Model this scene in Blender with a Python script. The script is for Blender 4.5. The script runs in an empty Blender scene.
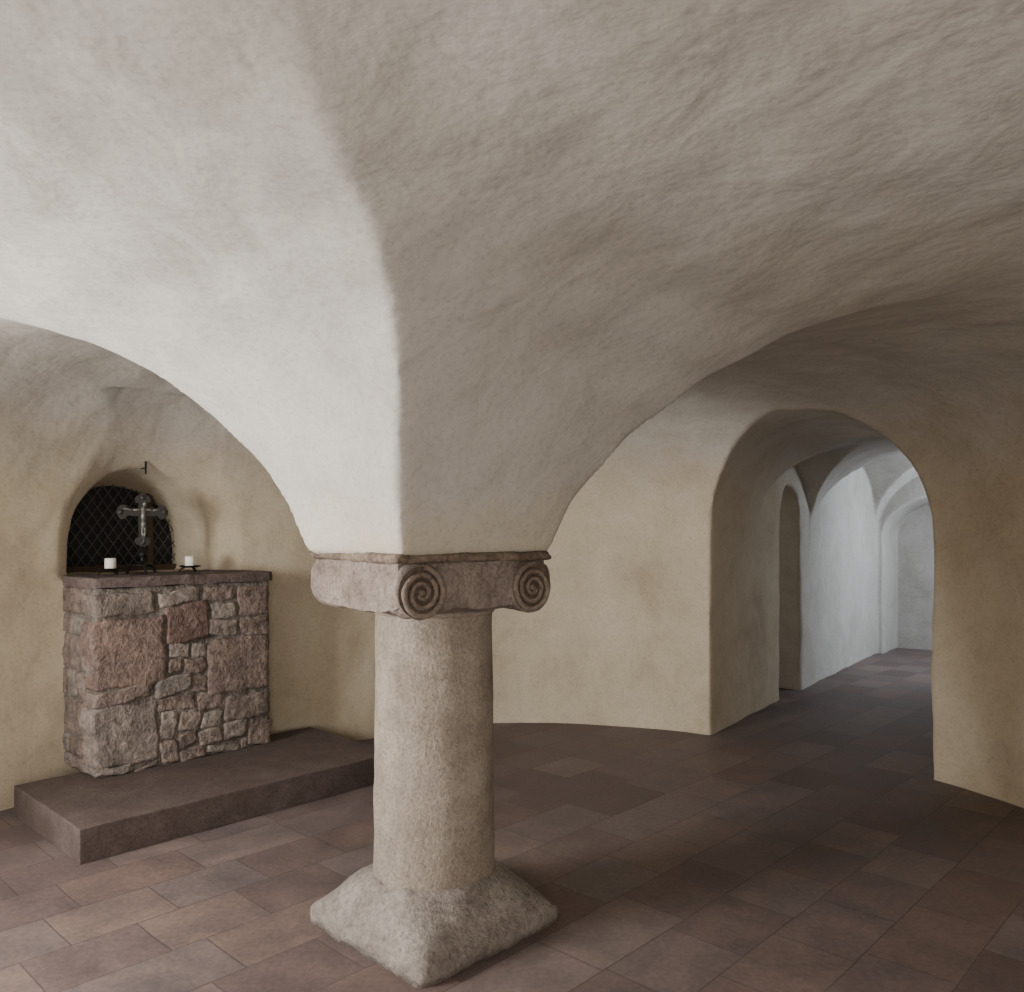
import bpy, bmesh, math, random
import numpy as np
from mathutils import Vector, Matrix, noise
random.seed(7)
scene=bpy.context.scene
COL=scene.collection
H=1.5
CX,CY=-0.298,3.2      # column axis
# ---------------------------------------------------------------- helpers
def new_obj(name,mesh,mat=None,parent=None):
    o=bpy.data.objects.new(name,mesh); COL.objects.link(o)
    if mat: o.data.materials.append(mat)
    if parent: o.parent=parent
    return o
def empty(name,loc=(0,0,0)):
    e=bpy.data.objects.new(name,None); COL.objects.link(e); e.location=loc; e.empty_display_size=.1
    return e
def bm_obj(name,bm,mat=None,parent=None,smooth=False):
    bmesh.ops.recalc_face_normals(bm,faces=bm.faces)
    me=bpy.data.meshes.new(name); bm.to_mesh(me); bm.free()
    if smooth:
        for p in me.polygons: p.use_smooth=True
    return new_obj(name,me,mat,parent)
def sstep(x,a,b):
    t=min(1,max(0,(x-a)/(b-a))); return t*t*(3-2*t)
class NT:
    def __init__(s,name):
        s.m=bpy.data.materials.new(name); s.m.use_nodes=True
        s.t=s.m.node_tree; s.b=s.t.nodes['Principled BSDF']; s.g=s.t.nodes.new('ShaderNodeNewGeometry')
    def n(s,typ,**kw):
        nd=s.t.nodes.new(typ)
        for k,v in kw.items():
            if k in nd.inputs.keys(): nd.inputs[k].default_value=v
            else: setattr(nd,k,v)
        return nd
    def l(s,a,b): s.t.links.new(a,b)
    def noise(s,vec,scale,detail=5,rough=.6,dist=0.):
        nd=s.n('ShaderNodeTexNoise',Scale=scale,Detail=detail,Roughness=rough,Distortion=dist); s.l(vec,nd.inputs['Vector']); return nd.outputs['Fac']
    def ramp(s,fac,stops):
        r=s.n('ShaderNodeValToRGB'); e=r.color_ramp.elements
        while len(e)<len(stops): e.new(.5)
        for i,(p,c) in enumerate(stops):
            e[i].position=p; e[i].color=(*c,1) if len(c)==3 else c
        s.l(fac,r.inputs['Fac']); return r.outputs['Color']
    def mix(s,fac,a,b,mode='MIX'):
        m=s.n('ShaderNodeMix',data_type='RGBA',blend_type=mode)
        for i,v in ((0,fac),(6,a),(7,b)):
            if hasattr(v,'links'): s.l(v,m.inputs[i])
            elif isinstance(v,(int,float)): m.inputs[i].default_value=v
            else: m.inputs[i].default_value=(*v,1)
        return m.outputs[2]
    def math(s,op,a,b=0.,c=0.):
        m=s.n('ShaderNodeMath',operation=op)
        for i,v in enumerate((a,b,c)):
            if hasattr(v,'links'): s.l(v,m.inputs[i])
            else: m.inputs[i].default_value=v
        return m.outputs[0]
    def mapping(s,vec,scale=(1,1,1),rot=(0,0,0),loc=(0,0,0)):
        m=s.n('ShaderNodeMapping'); m.inputs['Scale'].default_value=scale; m.inputs['Rotation'].default_value=rot; m.inputs['Location'].default_value=loc
        s.l(vec,m.inputs['Vector']); return m.outputs[0]
    def bump(s,h,strength,dist,normal=None):
        b=s.n('ShaderNodeBump',Strength=strength,Distance=dist); s.l(h,b.inputs['Height'])
        if normal: s.l(normal,b.inputs['Normal'])
        return b.outputs[0]
    def done(s,color,normal=None,rough=.9,metal=0.,spec=.3):
        if hasattr(color,'links'): s.l(color,s.b.inputs['Base Color'])
        else: s.b.inputs['Base Color'].default_value=(*color,1)
        if normal: s.l(normal,s.b.inputs['Normal'])
        if hasattr(rough,'links'): s.l(rough,s.b.inputs['Roughness'])
        else: s.b.inputs['Roughness'].default_value=rough
        s.b.inputs['Metallic'].default_value=metal
        s.b.inputs['Specular IOR Level'].default_value=spec
        return s.m
# ---------------------------------------------------------------- materials
def mat_plaster():
    t=NT('lime_plaster'); P=t.g.outputs['Position']
    sep=t.n('ShaderNodeSeparateXYZ'); t.l(P,sep.inputs[0])
    n2=t.noise(P,2.4,6,.74,.2); n3=t.noise(P,55,1,.7)
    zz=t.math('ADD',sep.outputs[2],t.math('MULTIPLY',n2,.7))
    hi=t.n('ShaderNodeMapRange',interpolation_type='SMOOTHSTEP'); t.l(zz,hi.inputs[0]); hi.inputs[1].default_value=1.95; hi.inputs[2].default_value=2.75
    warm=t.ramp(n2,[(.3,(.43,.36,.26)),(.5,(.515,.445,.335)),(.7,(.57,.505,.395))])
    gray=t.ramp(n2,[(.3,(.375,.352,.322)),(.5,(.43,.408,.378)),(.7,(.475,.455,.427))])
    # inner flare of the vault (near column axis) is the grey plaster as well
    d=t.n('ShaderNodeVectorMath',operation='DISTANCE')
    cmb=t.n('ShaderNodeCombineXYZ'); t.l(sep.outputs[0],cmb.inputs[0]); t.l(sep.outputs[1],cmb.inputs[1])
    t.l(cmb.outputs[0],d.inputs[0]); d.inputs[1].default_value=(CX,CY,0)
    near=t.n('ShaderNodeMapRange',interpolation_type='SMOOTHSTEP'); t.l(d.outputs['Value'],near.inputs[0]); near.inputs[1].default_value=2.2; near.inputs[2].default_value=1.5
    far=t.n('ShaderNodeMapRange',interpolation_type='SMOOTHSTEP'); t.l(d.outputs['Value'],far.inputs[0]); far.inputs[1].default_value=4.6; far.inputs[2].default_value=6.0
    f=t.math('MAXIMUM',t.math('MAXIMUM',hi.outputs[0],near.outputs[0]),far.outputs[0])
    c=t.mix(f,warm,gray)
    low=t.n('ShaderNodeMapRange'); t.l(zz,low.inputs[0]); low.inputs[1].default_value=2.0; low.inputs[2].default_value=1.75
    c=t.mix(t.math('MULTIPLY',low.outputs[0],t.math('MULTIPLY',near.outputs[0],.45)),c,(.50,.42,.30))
    sm=t.ramp(n3,[(.33,(.78,.78,.78)),(.5,(1,1,1))]); c=t.mix(.45,c,sm,'MULTIPLY')
    tr=t.noise(P,4.2,3,.55,.3)
    fine=t.noise(t.mapping(P,(1,1.3,1.8),(.4,.3,.6)),17,3,.65)
    hgt=t.math('ADD',tr,t.math('MULTIPLY',fine,.20))
    nb=t.bump(hgt,.48,.034)
    return t.done(c,nb,.93,0,.15)
def mat_floor():
    t=NT('sandstone_flags'); P=t.g.outputs['Position']
    wob=t.n('ShaderNodeTexNoise',Scale=3.,Detail=1.); t.l(P,wob.inputs['Vector'])
    wv=t.n('ShaderNodeVectorMath',operation='SCALE'); t.l(wob.outputs['Color'],wv.inputs[0]); wv.inputs['Scale'].default_value=.012
    ad=t.n('ShaderNodeVectorMath',operation='ADD'); t.l(P,ad.inputs[0]); t.l(wv.outputs[0],ad.inputs[1])
    V=t.mapping(ad.outputs[0],(1,1,1),(0,0,math.radians(-46.5)),(.1,.07,0))
    b=t.n('ShaderNodeTexBrick'); b.offset=.42; b.squash=1.3; b.squash_frequency=3
    b.inputs['Color1'].default_value=(0,0,0,1); b.inputs['Color2'].default_value=(1,1,1,1); b.inputs['Mortar'].default_value=(.5,.5,.5,1)
    b.inputs['Scale'].default_value=1; b.inputs['Mortar Size'].default_value=.003; b.inputs['Mortar Smooth'].default_value=.3
    b.inputs['Brick Width'].default_value=.40; b.inputs['Row Height'].default_value=.30
    t.l(V,b.inputs['Vector'])
    n=t.noise(P,4,5,.72,.3); nf=t.noise(P,45,1,.6)
    c=t.ramp(b.outputs['Color'],[(0,(.108,.080,.075)),(.35,(.138,.104,.098)),(.55,(.148,.120,.115)),(.75,(.178,.137,.122)),(1,(.128,.089,.080))])
    c=t.mix(.85,c,t.ramp(n,[(.3,(.64,.66,.70)),(.7,(1.34,1.28,1.22))]),'MULTIPLY')
    c=t.mix(.4,c,t.ramp(nf,[(.3,(.65,.65,.65)),(.7,(1.2,1.2,1.2))]),'MULTIPLY')
    c=t.mix(t.math('MULTIPLY',b.outputs['Fac'],.6),c,(.045,.034,.031))
    h=t.math('SUBTRACT',t.math('MULTIPLY',n,.6),b.outputs['Fac'])
    nb=t.bump(h,.4,.008)
    r=t.ramp(n,[(.3,(.5,)*3),(.7,(.7,)*3)])
    return t.done(c,nb,r,0,.4)
def mat_stone(name,c1,c2,c3,scale=30,rough=.85,bump=.5,dist=.006,vcol=False,speck=.8):
    t=NT(name); P=t.g.outputs['Position']
    n1=t.noise(P,6,3,.7,.3); n2=t.noise(P,scale,3,.8)
    c=t.ramp(n1,[(.25,c1),(.5,c2),(.75,c3)])
    if vcol:
        a=t.n('ShaderNodeVertexColor'); a.layer_name='Col'
        c=t.mix(.75,c,a.outputs['Color'])
        c=t.mix(.8,c,t.ramp(n1,[(.3,(.6,.6,.62)),(.7,(1.35,1.3,1.25))]),'MULTIPLY')
    c=t.mix(speck,c,t.ramp(n2,[(.3,(.4,.4,.4)),(.5,(1,1,1)),(.7,(1.4,1.4,1.4))]),'MULTIPLY')
    h=t.math('ADD',n2,t.math('MULTIPLY',n1,.8))
    return t.done(c,t.bump(h,bump,dist),rough,0,.25)
def mat_simple(name,c,rough,metal=0.,var=.3,sc=30):
    t=NT(name); n=t.noise(t.g.outputs['Position'],sc,2)
    col=t.mix(var,c,t.ramp(n,[(.3,(.4,.4,.4)),(.7,(1.3,1.3,1.3))]),'MULTIPLY')
    return t.done(col,t.bump(n,.2,.003),rough,metal,.4)
M_pl=mat_plaster(); M_fl=mat_floor()
M_shaft=mat_stone('granular_sandstone',(.20,.165,.135),(.27,.228,.188),(.345,.298,.25),75,.9,1.,.009,speck=.55)
M_base=mat_stone('weathered_base_stone',(.14,.118,.103),(.215,.188,.166),(.30,.268,.24),50,.8,1.,.011,speck=.65)
M_cap=mat_stone('capital_stone',(.12,.092,.078),(.195,.156,.136),(.285,.24,.21),60,.85,1.,.010,speck=.75)
M_groove_shade=mat_stone('groove_shade_stone',(.06,.043,.032),(.095,.07,.054),(.14,.108,.085),55,.85,.6,.005)  # volute stone darkened to paint the shadow in the spiral grooves
M_volute=mat_stone('volute_stone',(.12,.09,.072),(.18,.14,.114),(.25,.205,.17),55,.85,.9,.008)
M_abacus=mat_stone('abacus_stone',(.075,.053,.04),(.13,.097,.075),(.24,.195,.15),40,.9,.9,.01)
M_step=mat_stone('step_sandstone',(.074,.054,.049),(.098,.074,.067),(.130,.102,.093),70,.7,.5,.005,speck=.6)
M_slab=mat_stone('altar_slab_stone',(.085,.062,.057),(.125,.096,.09),(.18,.145,.132),30,.85,.8,.01)
M_mortar=mat_stone('altar_mortar',(.09,.076,.066),(.165,.144,.126),(.25,.222,.196),24,.95,1.,.022)
M_rub=mat_stone('rubble_stone',(.14,.106,.092),(.195,.152,.134),(.27,.225,.20),28,.9,1.,.02,vcol=True)
M_iron=mat_simple('black_iron',(.02,.02,.02),.5,.7)
M_silver=mat_simple('dark_silver',(.07,.067,.063),.5,.7)
M_corpus=mat_simple('corpus_silver',(.26,.25,.235),.45,.6)
M_wax=mat_simple('candle_wax',(.85,.82,.74),.5,0,.05)
M_dark=mat_simple('dark_pane',(.012,.013,.015),.3)
M_wood=mat_simple('dark_wood',(.07,.045,.03),.6)
M_lead=mat_simple('lead_came',(.085,.085,.09),.6,.2)
# ---------------------------------------------------------------- room shell as air volume
RA=[(-180,3.75),(-150,3.6),(-120,3.15),(-90,2.85),(-60.5,2.73),(-45,2.74),(-26,2.74),(-14.4,2.86),(-4,3.15),(3.5,3.33),(17,3.37),(31.3,3.40),(57.5,3.37),(67.3,3.30),(90,3.25),(120,3.4),(150,3.65),(180,3.75)]
def Rphi(deg):
    xs=[a for a,_ in RA]; ys=[b for _,b in RA]
    return sum(np.interp(((deg+o+180)%360)-180,xs,ys) for o in (-6,-3,0,3,6))/5
tab=[(.30,1.405),(.335,1.41),(.40,1.62),(.55,1.885),(.74,2.085),(1.0,2.24),(1.35,2.345),(1.7,2.405),(2.0,2.43),(2.6,2.44)]
_x=np.linspace(.2,2.6,481); _y=np.interp(_x,[a for a,_ in tab],[b for _,b in tab])
k=np.hanning(41); k/=k.sum(); _yp=np.pad(_y,20,mode='edge'); _ys=np.convolve(_yp,k,mode='valid')
wgt=np.clip((_x-.36)/.15,0,1); _y=_y*(1-wgt)+_ys*wgt
A0=math.radians(37.5)
CSH=-.025
def ztop(x,y,R):
    dx,dy=x-CX,y-CY; r=math.hypot(dx,dy)
    a=math.radians(40.5+4.0*sstep(r,.42,.85)-2.0*sstep(r,.9,1.7))
    ex=dx-CSH*(1-sstep(r,.5,1.3))
    u=ex*math.cos(a)+dy*math.sin(a); v=-ex*math.sin(a)+dy*math.cos(a)
    w=1-.42*sstep(r,.8,2.4)
    mx=max(abs(u),abs(v),1e-6)
    rho=w*mx+(1-w)*r
    zi=float(np.interp(rho,_x,_y))
    rc=.58*R
    if r>rc:
        s=min(1,(r-rc)/(R-rc)); f=(max(0,1-s**2.3))**(1/2.3)
        return 1.5+(zi-1.5)*f
    return zi
verts=[];faces=[]
def add_room():
    NA,NR=560,160; base=len(verts)
    verts.append((CX,CY,1.405)); verts.append((CX,CY,-.3))
    for j in range(NR):
        t=(j+1)/NR
        for i in range(NA):
            d=-180+360*i/NA; R=Rphi(d); r=R*(1-(1-t)**1.35)
            x=CX+r*math.sin(math.radians(d)); y=CY+r*math.cos(math.radians(d))
            verts.append((x,y,ztop(x,y,R)))
    off=base+2
    for i in range(NA):
        faces.append((base,off+(i+1)%NA,off+i))
        for j in range(NR-1):
            a=off+j*NA+i;b=off+j*NA+(i+1)%NA
            faces.append((a,b,b+NA,a+NA))
    bo=len(verts)
    for i in range(NA):
        x,y,_=verts[off+(NR-1)*NA+i]; verts.append((x,y,-.3))
    for i in range(NA):
        a=off+(NR-1)*NA+i;b=off+(NR-1)*NA+(i+1)%NA
        faces.append((a,b,bo+(i+1)%NA,bo+i)); faces.append((base+1,bo+i,bo+(i+1)%NA))
def arch(origin,axis,secs,n=28):
    """lofted arched solid; secs: (d, halfwidth, zbase, zspring, ztop[,lateral])"""
    ax=Vector((axis[0],axis[1])).normalized(); sd=Vector((ax.y,-ax.x)); base=len(verts); m=n+3
    for s in secs:
        d,hw,zb,zs,zt=s[:5]; lat=s[5] if len(s)>5 else 0
        c=Vector(origin)+ax*d+sd*lat
        pts=[(-hw,zb)]+[(-hw*math.cos(math.pi*i/n),zs+(zt-zs)*math.sin(math.pi*i/n)) for i in range(n+1)]+[(hw,zb)]
        for u,z in pts: verts.append((c.x+sd.x*u,c.y+sd.y*u,z))
    for kk in range(len(secs)-1):
        for i in range(m):
            a=base+kk*m+i;b=base+kk*m+(i+1)%m
            faces.append((a,b,b+m,a+m))
    faces.append(tuple(range(base,base+m))[::-1]); faces.append(tuple(range(base+(len(secs)-1)*m,base+len(secs)*m)))
parts=[]
def flush():
    global verts,faces
    bm=bmesh.new(); vs=[bm.verts.new(v) for v in verts]
    for f in faces: bm.faces.new([vs[i] for i in f])
    bmesh.ops.recalc_face_normals(bm,faces=bm.faces)
    me=bpy.data.meshes.new('p'); bm.to_mesh(me); bm.free(); parts.append(me); verts.clear(); faces.clear()
add_room(); flush()
DIR=Vector((.593,.805)); RGT=Vector((.805,-.593))
W0=Vector((1.47,6.11))       # left jamb foot
mid=W0+RGT*.745
arch(mid,DIR,[(-.5,.755,-.3,1.50,2.28),(0,.755,-.3,1.50,2.27),(1.5,.77,-.3,1.48,2.22)]); flush()
c2=W0+RGT*1.0
arch(c2,DIR,[(1.25,1.025,-.3,1.5,2.30),(4.95,1.025,-.3,1.5,2.32),(5.03,1.0,-.3,1.5,2.28)]); flush()
# cross lunettes on the left corridor wall
arch(W0+DIR*1.7+RGT*1.0,-RGT,[(-.8,.72,1.3,1.62,2.30),(1.03,.70,1.3,1.62,2.2)]); flush()
arch(W0+DIR*3.75+RGT*1.0,-RGT,[(-.8,1.24,1.3,1.60,2.42),(1.03,1.22,1.3,1.60,2.33)]); flush()
# darker alcove closing the corridor
arch(W0+RGT*.85,DIR,[(4.7,.80,-.3,1.42,1.95),(5.7,.78,-.3,1.42,1.9)]); flush()
# little doorway in the corridor's left wall
DC=1.84
arch(W0+DIR*DC+RGT*.3,-RGT,[(0,.28,-.3,1.62,1.9),(1.3,.28,-.3,1.62,1.9)]); flush()
arch(W0+DIR*DC-RGT*.75,-RGT,[(0,.9,-.3,1.6,2.1),(1.0,.9,-.3,1.6,2.1)]); flush()
# corridor window (right wall)
SW=4.35
arch(W0+DIR*SW+RGT*1.7,RGT,[(0,.45,1.0,1.75,2.2),(.75,.42,1.05,1.75,2.15)]); flush()
# altar niche
AN=Vector((-.744,.668)).normalized(); N0=Vector((-2.293,5.093))
E1=Vector((.668,.744,0)).normalized()
N1=N0+E1.xy*.05
arch(N1,AN,[(-.42,.95,1.2,1.4,2.36),(-.2,.74,1.2,1.42,2.14),(-.05,.52,1.22,1.42,1.96),(.02,.435,1.235,1.42,1.88),(.55,.37,1.235,1.42,1.76)]); flush()
# openings out of view: left window; near window and rear doorway added for fill
def pd(deg,r): return Vector((CX+r*math.sin(math.radians(deg)),CY+r*math.cos(math.radians(deg))))
wl=-114
def axd(deg): return Vector((math.sin(math.radians(deg)),math.cos(math.radians(deg))))
arch(pd(wl,2.7),axd(wl),[(0,.72,.85,1.5,2.2),(1.05,.66,.9,1.5,2.15)]); flush()
wl2=-148
arch(pd(wl2,3.1),axd(wl2),[(0,.6,.85,1.5,2.15),(.75,.5,.9,1.5,2.1)]); flush()  # unseen window opening, added to brighten the upper left
arch(pd(172,3.3),axd(172),[(0,.65,-.3,1.55,1.85),(1.8,.65,-.3,1.55,1.85)]); flush()  # unseen doorway opening, added to let in fill light
bm=bmesh.new()
for me in parts: bm.from_mesh(me)
me=bpy.data.meshes.new('air'); bm.to_mesh(me); bm.free()
ob=bpy.data.objects.new('air',me); COL.objects.link(ob)
md=ob.modifiers.new('r','REMESH'); md.mode='VOXEL'; md.voxel_size=.019; md.adaptivity=0
ms=ob.modifiers.new('s','SMOOTH'); ms.factor=.5; ms.iterations=1
dg=bpy.context.evaluated_depsgraph_get(); ev=ob.evaluated_get(dg); em=ev.to_mesh()
nv=len(em.vertices); co=np.empty(nv*3); em.vertices.foreach_get('co',co); co=co.reshape(-1,3)
no=np.empty(nv*3); em.vertices.foreach_get('normal',no); no=no.reshape(-1,3)
polys=[tuple(p.vertices) for p in em.polygons]
ev.to_mesh_clear(); bpy.data.objects.remove(ob)
print('shell',nv,len(polys))
for i in range(nv):
    p=Vector(co[i]); r=math.hypot(p.x-CX,p.y-CY)
    amp=.013*sstep(r,.35,.75)
    dsp=noise.noise(p*1.7)*amp*1.6+noise.noise(p*4.2)*amp*.7+noise.noise(p*9.)*amp*.2
    co[i]+=no[i]*dsp
tmp=bpy.data.meshes.new('t'); tmp.from_pydata(co.tolist(),[],[f[::-1] for f in polys]); tmp.update()
vn=[v.normal.copy() for v in tmp.vertices]
groups={}
for f in polys:
    c=co[list(f)].mean(0)
    if c[2]<-.06: continue
    dx,dy=c[0]-CX,c[1]-CY; r=math.hypot(dx,dy); d=math.degrees(math.atan2(dx,dy)); R=Rphi(d)
    if r>R+.12: k='wall_corridor' if (d>0 and d<100 and r>R+.12) else ('wall_left' if d<0 and d>-150 else 'wall_front')
    elif c[2]>1.95 or r<R*.8: k='ceiling'
    elif -80<d<-10: k='wall_left'
    elif -10<=d<45: k='wall_back'
    elif 45<=d<130: k='wall_right'
    elif d<=-80 and d>-140: k='wall_left'
    else: k='wall_front'
    groups.setdefault(k,[]).append(f[::-1])
for k,fs in groups.items():
    idx={}; vs=[]; nn=[]; ff=[]
    for f in fs:
        q=[]
        for i in f:
            if i not in idx: idx[i]=len(vs); vs.append(tuple(co[i])); nn.append(vn[i])
            q.append(idx[i])
        ff.append(q)
    me=bpy.data.meshes.new(k); me.from_pydata(vs,[],ff); me.update()
    me.polygons.foreach_set('use_smooth',[True]*len(me.polygons))
    me.normals_split_custom_set_from_vertices(nn)
    new_obj(k,me,M_pl)
# ---------------------------------------------------------------- floor
bm=bmesh.new(); 
v=[bm.verts.new(p) for p in ((-6,-3,0),(8,-3,0),(8,13,0),(-6,13,0),(-6,-3,-.1),(8,-3,-.1),(8,13,-.1),(-6,13,-.1))]
for f in ((0,1,2,3),(7,6,5,4),(0,4,5,1),(1,5,6,2),(2,6,7,3),(3,7,4,0)): bm.faces.new([v[i] for i in f])
bm_obj('floor',bm,M_fl)
# ---------------------------------------------------------------- column
colm=empty('stone_column',(CX,CY,0))
bm=bmesh.new(); NA=144; rings=[]
def sqr(th,p): return (abs(math.cos(th))**p+abs(math.sin(th))**p)**(-1/p)
prof=[(0.0,.343,26,0),(.03,.346,26,0),(.055,.345,24,0),(.066,.338,20,0),(.075,.330,16,.0),(.09,.320,12,.0),(.10,.313,10,.0),(.112,.304,8,.0),(.125,.296,7,.1),(.15,.28,4.5,.3),(.175,.262,3.2,.55),(.195,.248,2.4,.8),(.205,.240,2.1,1),(.222,.22,2,1)]
for z,s,p,c in prof:
    ring=[]
    for i in range(NA):
        th=2*math.pi*i/NA; rr=s*sqr(th,p); rr=min(rr,s*1.39)
        a=th+math.radians(45)
        P=Vector((rr*math.cos(a),rr*math.sin(a),z))
        n_=noise.noise(P*9+Vector((3,1,2)))*.014+noise.noise(P*24)*.008
        P.x+=n_*math.cos(a);P.y+=n_*math.sin(a); P.z+=(noise.noise(P*6)*.016 if z>.05 else 0)
        ring.append(bm.verts.new(P))
    rings.append(ring)
for a,b in zip(rings,rings[1:]):
    for i in range(NA): bm.faces.new((a[i],a[(i+1)%NA],b[(i+1)%NA],b[i]))
bm.faces.new(rings[0]); bm.faces.new(rings[-1])
o=bm_obj('base',bm,M_base,colm,True)
NA=96
bm=bmesh.new(); rings=[]; NZ=50
for j in range(NZ+1):
    z=.17+(1.225-.17)*j/NZ; r=.230-.008*(j/NZ)
    ring=[]
    for i in range(NA):
        a=2*math.pi*i/NA; P=Vector((r*math.cos(a),r*math.sin(a),z))
        n_=noise.noise(P*5)*.004+noise.noise(P*18)*.0022
        ring.append(bm.verts.new((P.x+n_*math.cos(a),P.y+n_*math.sin(a),z)))
    rings.append(ring)
for a,b in zip(rings,rings[1:]):
    for i in range(NA): bm.faces.new((a[i],a[(i+1)%NA],b[(i+1)%NA],b[i]))
bm.faces.new(rings[0]); bm.faces.new(rings[-1])
bm_obj('shaft',bm,M_shaft,colm,True)
bm=bmesh.new(); rr=[]
for i in range(NA):
    a=2*math.pi*i/NA
    rr.append([bm.verts.new(((.222+.010*math.cos(b))*math.cos(a),(.222+.010*math.cos(b))*math.sin(a),1.195+.010*math.sin(b))) for b in [2*math.pi*q/10 for q in range(10)]])
for i in range(NA):
    for q in range(10): bm.faces.new((rr[i][q],rr[(i+1)%NA][q],rr[(i+1)%NA][(q+1)%10],rr[i][(q+1)%10]))
bm_obj('necking',bm,M_shaft,colm,True)
capE=empty('capital',(CSH,0,0)); capE.parent=colm; capE.rotation_euler=(0,0,A0)
HW,HD=.325,.335; ZT=1.395; ZV=1.290; RV=.094
def loft_yz(name,secs,mat,parent,capends=True,smooth=True):
    bm=bmesh.new(); rs=[[bm.verts.new(p) for p in s] for s in secs]
    for a,b in zip(rs,rs[1:]):
        for i in range(len(a)): bm.faces.new((a[i],a[(i+1)%len(a)],b[(i+1)%len(a)],b[i]))
    if capends: bm.faces.new(rs[0]); bm.faces.new(rs[-1])
    return bm_obj(name,bm,mat,parent,smooth)
secs=[]
for j in range(41):
    y=-HD+.012+(2*HD-.024)*j/40; e=abs(y)/HD
    zb=1.20+.03*max(0,(e-.55)/.45)**2
    pts=[]
    hw=HW-.012
    for i in range(31): 
        x=-hw+2*hw*i/30; ex=abs(x)/hw
        pts.append((x,y,zb+.02*ex**3))
    for z in (1.25,1.27,1.30,1.33,1.36,ZT): pts.append((hw,y,z))
    for i in range(1,30):
        x=hw-2*hw*i/30; pts.append((x,y,ZT))
    for z in (ZT,1.36,1.33,1.30,1.27,1.25): pts.append((-hw,y,z))
    out=[]
    for p in pts:
        P=Vector(p); n_=noise.noise(P*12+Vector((5,5,5)))*.009+noise.noise(P*30)*.004
        out.append((P.x,P.y+n_,P.z+(n_ if P.z<1.25 else 0)))
    secs.append(out)
b=loft_yz('body',secs,M_cap,capE,True,False)
for sx,nm in ((-1,'bolster_a'),(1,'bolster_b')):
    xc=sx*(HW-RV+.006); secs=[]
    N=60
    for j in range(61):
        y=-HD-.004+(2*HD+.008)*j/60; e=min(1,abs(y)/HD)
        r=RV*(.90+.10*e**2)
        if abs(y)>HD-.002: r-=.004
        ring=[]
        for i in range(N):
            a=2*math.pi*i/N; x=xc+r*math.cos(a); z=ZV+r*math.sin(a)
            if math.sin(a)>0: z=min(ZT-.004,ZV+r*1.05*math.sin(a)); x=xc+r*math.cos(a) if (math.cos(a)*sx<0) else xc+sx*r*min(1,abs(math.cos(a))**.45)
            P=Vector((x,y,z)); n_=noise.noise(P*14)*.009+noise.noise(P*33)*.005
            ring.append((x+n_*math.cos(a),y,z+n_*math.sin(a)))
        secs.append(ring)
    loft_yz(nm,secs,M_cap,capE)
    for sy in (-1,1):
        cu=bpy.data.curves.new('spiral','CURVE'); cu.dimensions='3D'; cu.bevel_depth=.0085; cu.bevel_resolution=3
        sp=cu.splines.new('POLY'); T=2.7; n=150; sp.points.add(n-1)
        for i in range(n):
            f=i/(n-1); r=.012+(RV-.018)*f**.95
            a=math.pi/2-(2*math.pi*T*(1-f))*(-sx)
            wob=1+.05*noise.noise(Vector((f*14,sx,sy)))
            sp.points[i].co=(xc+r*wob*math.cos(a),sy*(HD+.013),ZV-.002+r*wob*math.sin(a),1); sp.points[i].radius=(.85+.5*f)*(1+.25*noise.noise(Vector((f*30,sx*3,sy))))
        co_=bpy.data.objects.new('volute_tmp',cu); COL.objects.link(co_)
        dg=bpy.context.evaluated_depsgraph_get(); m2=bpy.data.meshes.new_from_object(co_.evaluated_get(dg)); bpy.data.objects.remove(co_)
        for p in m2.polygons: p.use_smooth=True
        m2.materials.clear()
        new_obj('volute_spiral',m2,M_volute,capE)
        bm=bmesh.new(); bmesh.ops.create_uvsphere(bm,u_segments=16,v_segments=10,radius=.014)
        bmesh.ops.translate(bm,verts=bm.verts,vec=(xc,sy*(HD+.009),ZV)); bm_obj('volute_eye',bm,M_volute,capE,True)
        bm=bmesh.new(); bmesh.ops.create_cone(bm,cap_ends=True,segments=40,radius1=RV-.006,radius2=RV-.006,depth=.006,matrix=Matrix.Translation((xc,sy*(HD+.004),ZV))@Matrix.Rotation(math.pi/2,4,'X'))
        bm_obj('volute_disc',bm,M_groove_shade,capE)
bm=bmesh.new(); rs=[]
for z,s in ((1.388,.325),(1.391,.334),(1.402,.338),(1.412,.335),(1.422,.325)):
    ring=[]
    for k4 in range(4):
        for i in range(40):
            t=-1+2*i/40; c=[(t,-1),(1,t),(-t,1),(-1,-t)][k4]
            P=Vector((c[0]*s*.985,c[1]*(s+.008),z)); n_=noise.noise(P*20+Vector((0,0,z*30)))*.010+noise.noise(P*45)*.006
            ring.append(bm.verts.new((P.x*(1+n_*2.5),P.y*(1+n_*2.5),P.z+noise.noise(P*16)*.007)))
    rs.append(ring)
for a,b in zip(rs,rs[1:]):
    for i in range(160): bm.faces.new((a[i],a[(i+1)%160],b[(i+1)%160],b[i]))
bm.faces.new(rs[0]); bm.faces.new(rs[-1])
bm_obj('abacus',bm,M_abacus,capE,True)
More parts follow.
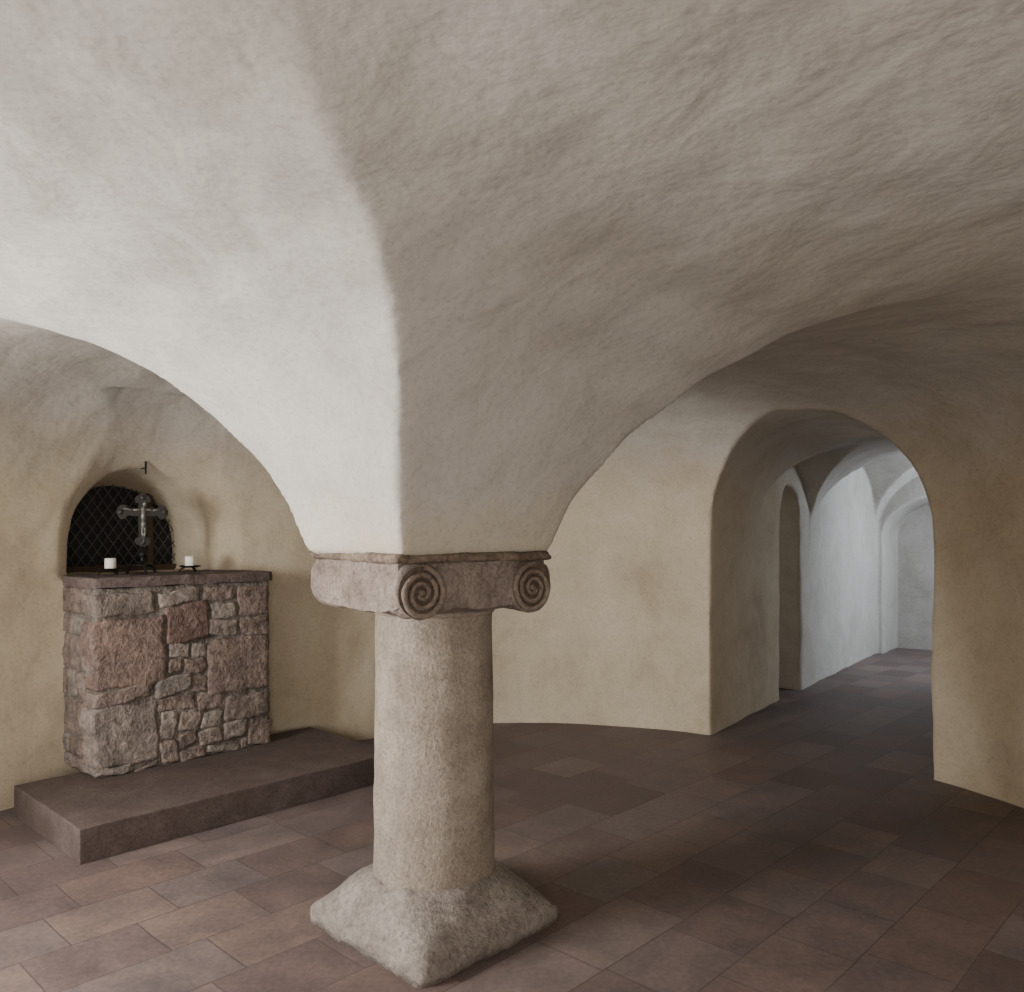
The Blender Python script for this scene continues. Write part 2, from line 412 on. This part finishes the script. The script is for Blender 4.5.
# ---------------------------------------------------------------- generic rounded block
def rblock(bm,M,size,n=8,cuts=7,amp=.006,sc=12,seed=0,col=None,layer=None,smooth=True,skew=2.2):
    b2=bmesh.new(); bmesh.ops.create_cube(b2,size=2.)
    bmesh.ops.subdivide_edges(b2,edges=b2.edges[:],cuts=cuts,use_grid_fill=True)
    off=Vector((seed*1.7,seed*.9,seed*2.3)); mp={}
    for v in b2.verts:
        p=v.co; m=max(abs(p.x),abs(p.y),abs(p.z)); L=(abs(p.x)**n+abs(p.y)**n+abs(p.z)**n)**(1/n)
        q=p*(m/L); w=Vector((q.x*size[0]/2,q.y*size[1]/2,q.z*size[2]/2))
        nr=q.normalized(); w+=nr*(noise.noise(w*sc+off)*amp+noise.noise(w*sc*3+off)*amp*.5)
        w.x+=noise.noise(Vector((w.z*6,seed,1)))*amp*skew; w.z+=noise.noise(Vector((w.x*6,seed,7)))*amp*skew
        mp[v]=bm.verts.new(M@w)
    for f in b2.faces:
        nf=bm.faces.new([mp[v] for v in f.verts]); nf.smooth=smooth
        if layer is not None:
            for lp in nf.loops: lp[layer]=(*col,1)
    b2.free()
# ---------------------------------------------------------------- altar step
SD=Vector((.688,.725,0)).normalized(); SB=Vector((-SD.y,SD.x,0)); S0=Vector((-1.935,3.735,0))
LS,DS=1.80,.94; HS=.16
Ms=Matrix((( SD.x,SB.x,0,0),(SD.y,SB.y,0,0),(0,0,1,0),(0,0,0,1)))
def frame(o,M): return Matrix.Translation(o)@M
bm=bmesh.new()
rblock(bm,frame(S0+SD*LS/2+SB*DS/2+Vector((0,0,HS/2)),Ms),(LS,DS,HS),n=400,cuts=36,amp=.0025,sc=5,seed=1,smooth=False,skew=1)
stepo=bm_obj('altar_step',bm,M_step)
bv=stepo.modifiers.new('b','BEVEL'); bv.width=.006; bv.segments=2; bv.limit_method='ANGLE'; bv.angle_limit=math.radians(50)
# ---------------------------------------------------------------- altar
E2=Vector((-E1.y,E1.x,0)); A=Vector((-2.235,4.476,0))
Ma=Matrix(((E1.x,E2.x,0,0),(E1.y,E2.y,0,0),(0,0,1,0),(0,0,0,1)))
AW,AD=1.065,.48; Z0,Z1=HS,1.185
altar=empty('stone_altar',(0,0,0))
bm=bmesh.new()
rblock(bm,frame(A+E1*AW/2+E2*AD/2+Vector((0,0,(Z0+Z1)/2)),Ma),(AW-.010,AD-.010,Z1-Z0),n=60,cuts=70,amp=.012,sc=15,seed=2,skew=.5)
bm_obj('mortar_core',bm,M_mortar,altar)
bm=bmesh.new(); 
rblock(bm,frame(A+E1*(AW/2)+E2*AD/2+Vector((0,0,1.212)),Ma),(AW+.015,AD+.03,.056),n=80,cuts=30,amp=.007,sc=12,seed=3,skew=1)
bm_obj('altar_slab',bm,M_slab,altar)
stones=[(84,597,152,617),(158,593,199,606),(203,591,234,604),(166,608,208,643),(212,607,236,621),(239,592,268,618),
(86,622,164,687),(210,624,238,638),(241,621,269,638),(168,646,188,658),(191,646,206,658),(168,661,180,673),(183,661,206,674),(208,641,269,692),
(92,690,150,703),(154,678,190,694),(192,677,206,692),(156,697,194,709),(197,695,222,709),(92,706,157,763),(225,696,269,718),
(160,712,176,738),(179,712,199,729),(202,712,221,726),(224,721,247,736),(249,720,272,743),(179,732,196,744),(199,729,221,742),
(160,741,177,764),(180,747,204,760),(207,745,240,753),(96,766,130,777),(133,765,157,772),(243,738,248,746)]
red=[(.205,.165,.146),(.175,.138,.121),(.225,.188,.167),(.25,.22,.197),(.16,.128,.113),(.235,.213,.193),(.26,.235,.212),(.195,.16,.142)]
big={6:(.22,.158,.138),3:(.19,.125,.107),13:(.23,.178,.157),19:(.255,.223,.20),5:(.215,.165,.147),0:(.225,.193,.17)}
bm=bmesh.new(); lay=bm.loops.layers.float_color.new('Col')
def fu(x,y):
    t=(x-92)/180.; yb=778-36*t; yt=592-7*t
    v=(yb-y)/(yb-yt); return max(0.,min(AW,t*AW*(4.476/5.276)/((1-t)+t*4.476/5.276))),Z0+v*(Z1-Z0)
for i,(x0,y0,x1,y1) in enumerate(stones):
    xm=(x0+x1)/2
    u0=fu(x0,0)[0]; u1=fu(x1,0)[0]; zt=fu(xm,y0)[1]; zb=fu(xm,y1)[1]
    u0=max(-.006,u0-.003); u1=min(AW+.006,u1+.003); zb=max(Z0+.005,zb-.004); zt=min(Z1-.002,zt+.004)
    dp=.16; pr=random.uniform(.0,.008)
    if u0<.05: u0=-.006
    c=A+E1*(u0+u1)/2+E2*(dp/2-.006-pr)+Vector((0,0,(zb+zt)/2))
    R=Matrix.Rotation(random.uniform(-.08,.08) if i not in big else random.uniform(-.03,.03),4,'Y')@Matrix.Rotation(random.uniform(-.04,.04),4,'Z')
    colr=big.get(i,random.choice(red))
    rblock(bm,frame(c,Ma)@R,(u1-u0,dp,zt-zb),n=26 if i in big else 14,cuts=15,amp=.007,sc=20,seed=i+5,col=colr,layer=lay,skew=3.8)
for side in (0,1):
    z=Z0+.01
    while z<Z1-.05:
        h=random.choice([.08,.11,.16,.2]); h=min(h,Z1-z); y=.13 if side==0 else .14
        while y<AD-.04:
            w=random.choice([.12,.17,.22]); w=min(w,AD-y)
            xx=.05 if side==0 else AW-.05
            c=A+E1*(xx+(.012 if side==0 else -.010))+E2*(y+w/2)+Vector((0,0,z+h/2))
            rblock(bm,frame(c,Ma),(.14,w-.010,h-.010),n=14,cuts=9,amp=.006,sc=18,seed=int(z*100)+int(y*50)+side*9,col=random.choice(red),layer=lay)
            y+=w
        z+=h
bm_obj('rubble_stones',bm,M_rub,altar)
# ---------------------------------------------------------------- crucifix & candles
ZA=1.241
ROT=math.atan2(E1.y,E1.x)
def lathe(bm,prof,n=32,M=Matrix()):
    rs=[[bm.verts.new(M@Vector((r*math.cos(2*math.pi*i/n),r*math.sin(2*math.pi*i/n),z))) for i in range(n)] for r,z in prof]
    for a,b in zip(rs,rs[1:]):
        for i in range(n):
            f=bm.faces.new((a[i],a[(i+1)%n],b[(i+1)%n],b[i])); f.smooth=True
    bm.faces.new(rs[0]); bm.faces.new(rs[-1])
def box(bm,x0,x1,y0,y1,z0,z1):
    v=[bm.verts.new(p) for p in ((x0,y0,z0),(x1,y0,z0),(x1,y1,z0),(x0,y1,z0),(x0,y0,z1),(x1,y0,z1),(x1,y1,z1),(x0,y1,z1))]
    for f in ((3,2,1,0),(4,5,6,7),(0,1,5,4),(1,2,6,5),(2,3,7,6),(3,0,4,7)): bm.faces.new([v[i] for i in f])
def tube(bm,pts,r,n=10,r2=None):
    r2=r if r2 is None else r2
    for a,b in zip(pts,pts[1:]):
        a=Vector(a);b=Vector(b);d=b-a; q=d.to_track_quat('Z','Y').to_matrix().to_4x4()
        bmesh.ops.create_cone(bm,cap_ends=True,segments=n,radius1=r,radius2=r2,depth=d.length,matrix=Matrix.Translation((a+b)/2)@q)
        bmesh.ops.create_uvsphere(bm,u_segments=n,v_segments=6,radius=r2,matrix=Matrix.Translation(b))
cx=empty('altar_crucifix',(-2.19,4.95,ZA)); cx.rotation_euler=(0,0,ROT-math.radians(14))
bm=bmesh.new()
lathe(bm,[(.012,.045),(.055,.048),(.058,.055),(.03,.062),(.014,.075),(.010,.09),(.022,.105),(.026,.115),(.022,.125),(.010,.138),(.009,.17)])
for k3 in range(3):
    a=math.radians(90+120*k3+180); p=[(.03*math.cos(a),.03*math.sin(a),.052),(.075*math.cos(a),.075*math.sin(a),.040),(.088*math.cos(a),.088*math.sin(a),.008)]
    tube(bm,p,.008)
bm_obj('foot',bm,M_iron,cx)
zc=.365
w=.024
def cross_arm(bm,pts,y0,y1):
    f=[bm.verts.new((x,y0,z)) for x,z in pts]; b=[bm.verts.new((x,y1,z)) for x,z in pts]; n=len(pts)
    bm.faces.new(f); bm.faces.new(b[::-1])
    for i in range(n): bm.faces.new((f[i],f[(i+1)%n],b[(i+1)%n],b[i]))
def outline(w,g):
    out=[]
    for (dx,dz),L in (((0,1),.108),((1,0),.142),((0,-1),.205),((-1,0),.142)):
        px,pz=dz,-dx
        prof=[(w,w),(L-.058,w*.9),(L-.05,w*1.65+g),(L-.03,w*1.75+g),(L-.014,w*1.45+g),(L-.008,w*.9+g),(L+g,w*.5)]
        pts=[(dx*a-px*b,dz*a-pz*b) for a,b in prof]+[(dx*a+px*b,dz*a+pz*b) for a,b in prof[::-1]]
        out+=pts[:-1]
    return [(x,zc+z) for x,z in out]
bm=bmesh.new(); cross_arm(bm,outline(w,0),-.008,.008)
c_=bm_obj('cross',bm,M_silver,cx)
bm=bmesh.new(); cross_arm(bm,outline(w*.72,-.004),-.010,-.0075)
bm_obj('cross_inlay',bm,M_silver,cx)
bm=bmesh.new()
for x,z in ((0,.085),(.12,0),(-.12,0),(0,-.182)):
    bmesh.ops.create_uvsphere(bm,u_segments=12,v_segments=8,radius=.014,matrix=Matrix.Translation((x,-.012,zc+z))@Matrix.Diagonal((1,.5,1,1)))
bm_obj('bosses',bm,M_silver,cx,True)
yf=-.022
bm=bmesh.new()
tube(bm,[(0,yf,zc-.06),(0,yf,zc+.015)],.010,12,.0145)
tube(bm,[(0,yf,zc-.055),(0,yf,zc-.085)],.013,12,.014)
tube(bm,[(0,yf,zc+.02),(.003,yf-.006,zc+.036)],.005,8,.005)
bmesh.ops.create_uvsphere(bm,u_segments=12,v_segments=10,radius=.0125,matrix=Matrix.Translation((.005,yf-.008,zc+.046))@Matrix.Diagonal((.85,.95,1.15,1)))
for sx in (-1,1):
    tube(bm,[(sx*.010,yf,zc+.016),(sx*.055,yf+.003,zc+.010)],.0055,8,.0045); tube(bm,[(sx*.055,yf+.003,zc+.010),(sx*.105,yf+.008,zc+.020)],.0045,8,.003)
    tube(bm,[(sx*.006,yf,zc-.08),(sx*.008,yf-.010,zc-.115)],.0075,8,.0055); tube(bm,[(sx*.008,yf-.010,zc-.115),(sx*.002,yf,zc-.160)],.0055,8,.0035)
tube(bm,[(0,yf,zc-.160),(.001,yf-.010,zc-.172)],.0045,8,.003)
bm_obj('corpus',bm,M_corpus,cx,True)
for k_,(s,nm) in enumerate(((-.186,'a'),(.294,'b'))):
    p=Vector((-2.19,4.95,0))+E1*s
    ca=empty('candle_holder' if k_==0 else 'candle_holder.001',(p.x,p.y,ZA)); ca.rotation_euler=(0,0,ROT)
    bm=bmesh.new()
    lathe(bm,[(.004,.026),(.05,.028),(.063,.036),(.064,.040),(.050,.033),(.004,.031)],36)
    for k3 in range(3):
        a=math.radians(30+120*k3); tube(bm,[(.03*math.cos(a),.03*math.sin(a),.028),(.055*math.cos(a),.055*math.sin(a),.015),(.06*math.cos(a),.06*math.sin(a),.005)],.005)
    bm_obj('dish',bm,M_iron,ca)
    bm=bmesh.new(); lathe(bm,[(.029,.032),(.0305,.036),(.0305,.092),(.028,.097),(.02,.095),(.004,.093)],32)
    bm_obj('candle',bm,M_wax,ca)
    bm=bmesh.new(); tube(bm,[(0,0,.092),(0.002,0,.104)],.0015,6); bm_obj('wick',bm,M_iron,ca)
# ---------------------------------------------------------------- altar window: dark pane + diamond lattice
win=empty('window_1',(N1.x,N1.y,0)); win.rotation_euler=(0,0,math.atan2(AN.y,AN.x)-math.pi/2)
DW=.40
bm=bmesh.new(); box(bm,-.43,.43,DW+.05,DW+.06,1.2,1.85); bm_obj('pane',bm,M_dark,win)
bm=bmesh.new()
x=-1.2
def clip(a,b):
    pts=[]
    for t in np.linspace(0,1,120):
        q=(a[0]+(b[0]-a[0])*t,a[1]+(b[1]-a[1])*t)
        if abs(q[0])<=.41 and 1.22<=q[1]<=1.84: pts.append(q)
    return (pts[0],pts[-1]) if len(pts)>2 else None
while x<1.2:
    for s in (1,-1):
        seg=clip((x,1.22),(x+s*.64*.7,1.86))
        if seg:
            a,b=seg; tube(bm,[(a[0],DW+.02,a[1]),(b[0],DW+.02,b[1])],.0032,6)
    x+=.066
bm_obj('lattice',bm,M_lead,win)
bm=bmesh.new(); box(bm,.20,.235,DW-.01,DW+.05,1.2,1.84); box(bm,-.43,.43,DW-.012,DW+.045,1.2,1.27); bm_obj('frame',bm,M_wood,win)
# small iron pin on the plaster above the niche
hk=empty('iron_hook',(0,0,0)); 
bm=bmesh.new(); A3=Vector((AN.x,AN.y,0)); hx=Vector((N0.x,N0.y,1.88))-A3*.02+E1*.05
tube(bm,[hx+A3*.08,hx],.004,8)
tube(bm,[hx+Vector((0,0,.04)),hx-Vector((0,0,.035))],.0075,8,.005)
bm_obj('hook',bm,M_iron,hk)
# ---------------------------------------------------------------- lights (daylight at window openings, plus two added fill lights)
def area(name,loc,target,sx,sy,power,color):
    l=bpy.data.lights.new(name,'AREA'); l.shape='RECTANGLE'; l.size=sx; l.size_y=sy; l.energy=power; l.color=color
    o=bpy.data.objects.new(name,l); COL.objects.link(o); o.location=loc
    o.rotation_euler=(Vector(target)-Vector(loc)).to_track_quat('-Z','Y').to_euler(); return o
p=pd(wl,3.58); area('daylight_window_left',(p.x,p.y,1.5),(CX,CY,1.6),1.0,1.1,235,(1,.985,.965))
p=pd(wl2,3.7); area('fill_near_left',(p.x,p.y,1.5),(CX-.3,CY,1.6),.85,1.1,13,(1,.98,.95))  # added fill from an unseen opening, brightens the upper-left vault
p=pd(172,4.75); area('fill_behind_camera',(p.x,p.y,1.0),(CX+1.2,CY,.75),1.2,1.3,85,(1,.95,.88))  # added fill light from behind the camera
p=W0+DIR*SW+RGT*2.3; t_=W0+DIR*(SW-.9)
area('daylight_corridor',(p.x,p.y,1.75),(t_.x,t_.y,.7),.75,.7,85,(.80,.89,1))
p=W0+DIR*DC-RGT*1.3; l=bpy.data.lights.new('side_room_lamp','POINT'); l.energy=3.; l.color=(1,.82,.55); l.shadow_soft_size=.1
o=bpy.data.objects.new('side_room_lamp',l); COL.objects.link(o); o.location=(p.x,p.y,1.8)
w_=bpy.data.worlds.new('w'); scene.world=w_; w_.use_nodes=True; w_.node_tree.nodes['Background'].inputs[0].default_value=(.5,.55,.6,1); w_.node_tree.nodes['Background'].inputs[1].default_value=.3
# ---------------------------------------------------------------- camera
cam=bpy.data.cameras.new('camera'); co_=bpy.data.objects.new('camera',cam); COL.objects.link(co_)
co_.location=(0,0,H); co_.rotation_euler=(math.pi/2,0,0)
cam.sensor_width=36; cam.sensor_fit='HORIZONTAL'; cam.lens=835/1024*36; cam.shift_y=34/1024; cam.clip_start=.02
scene.camera=co_
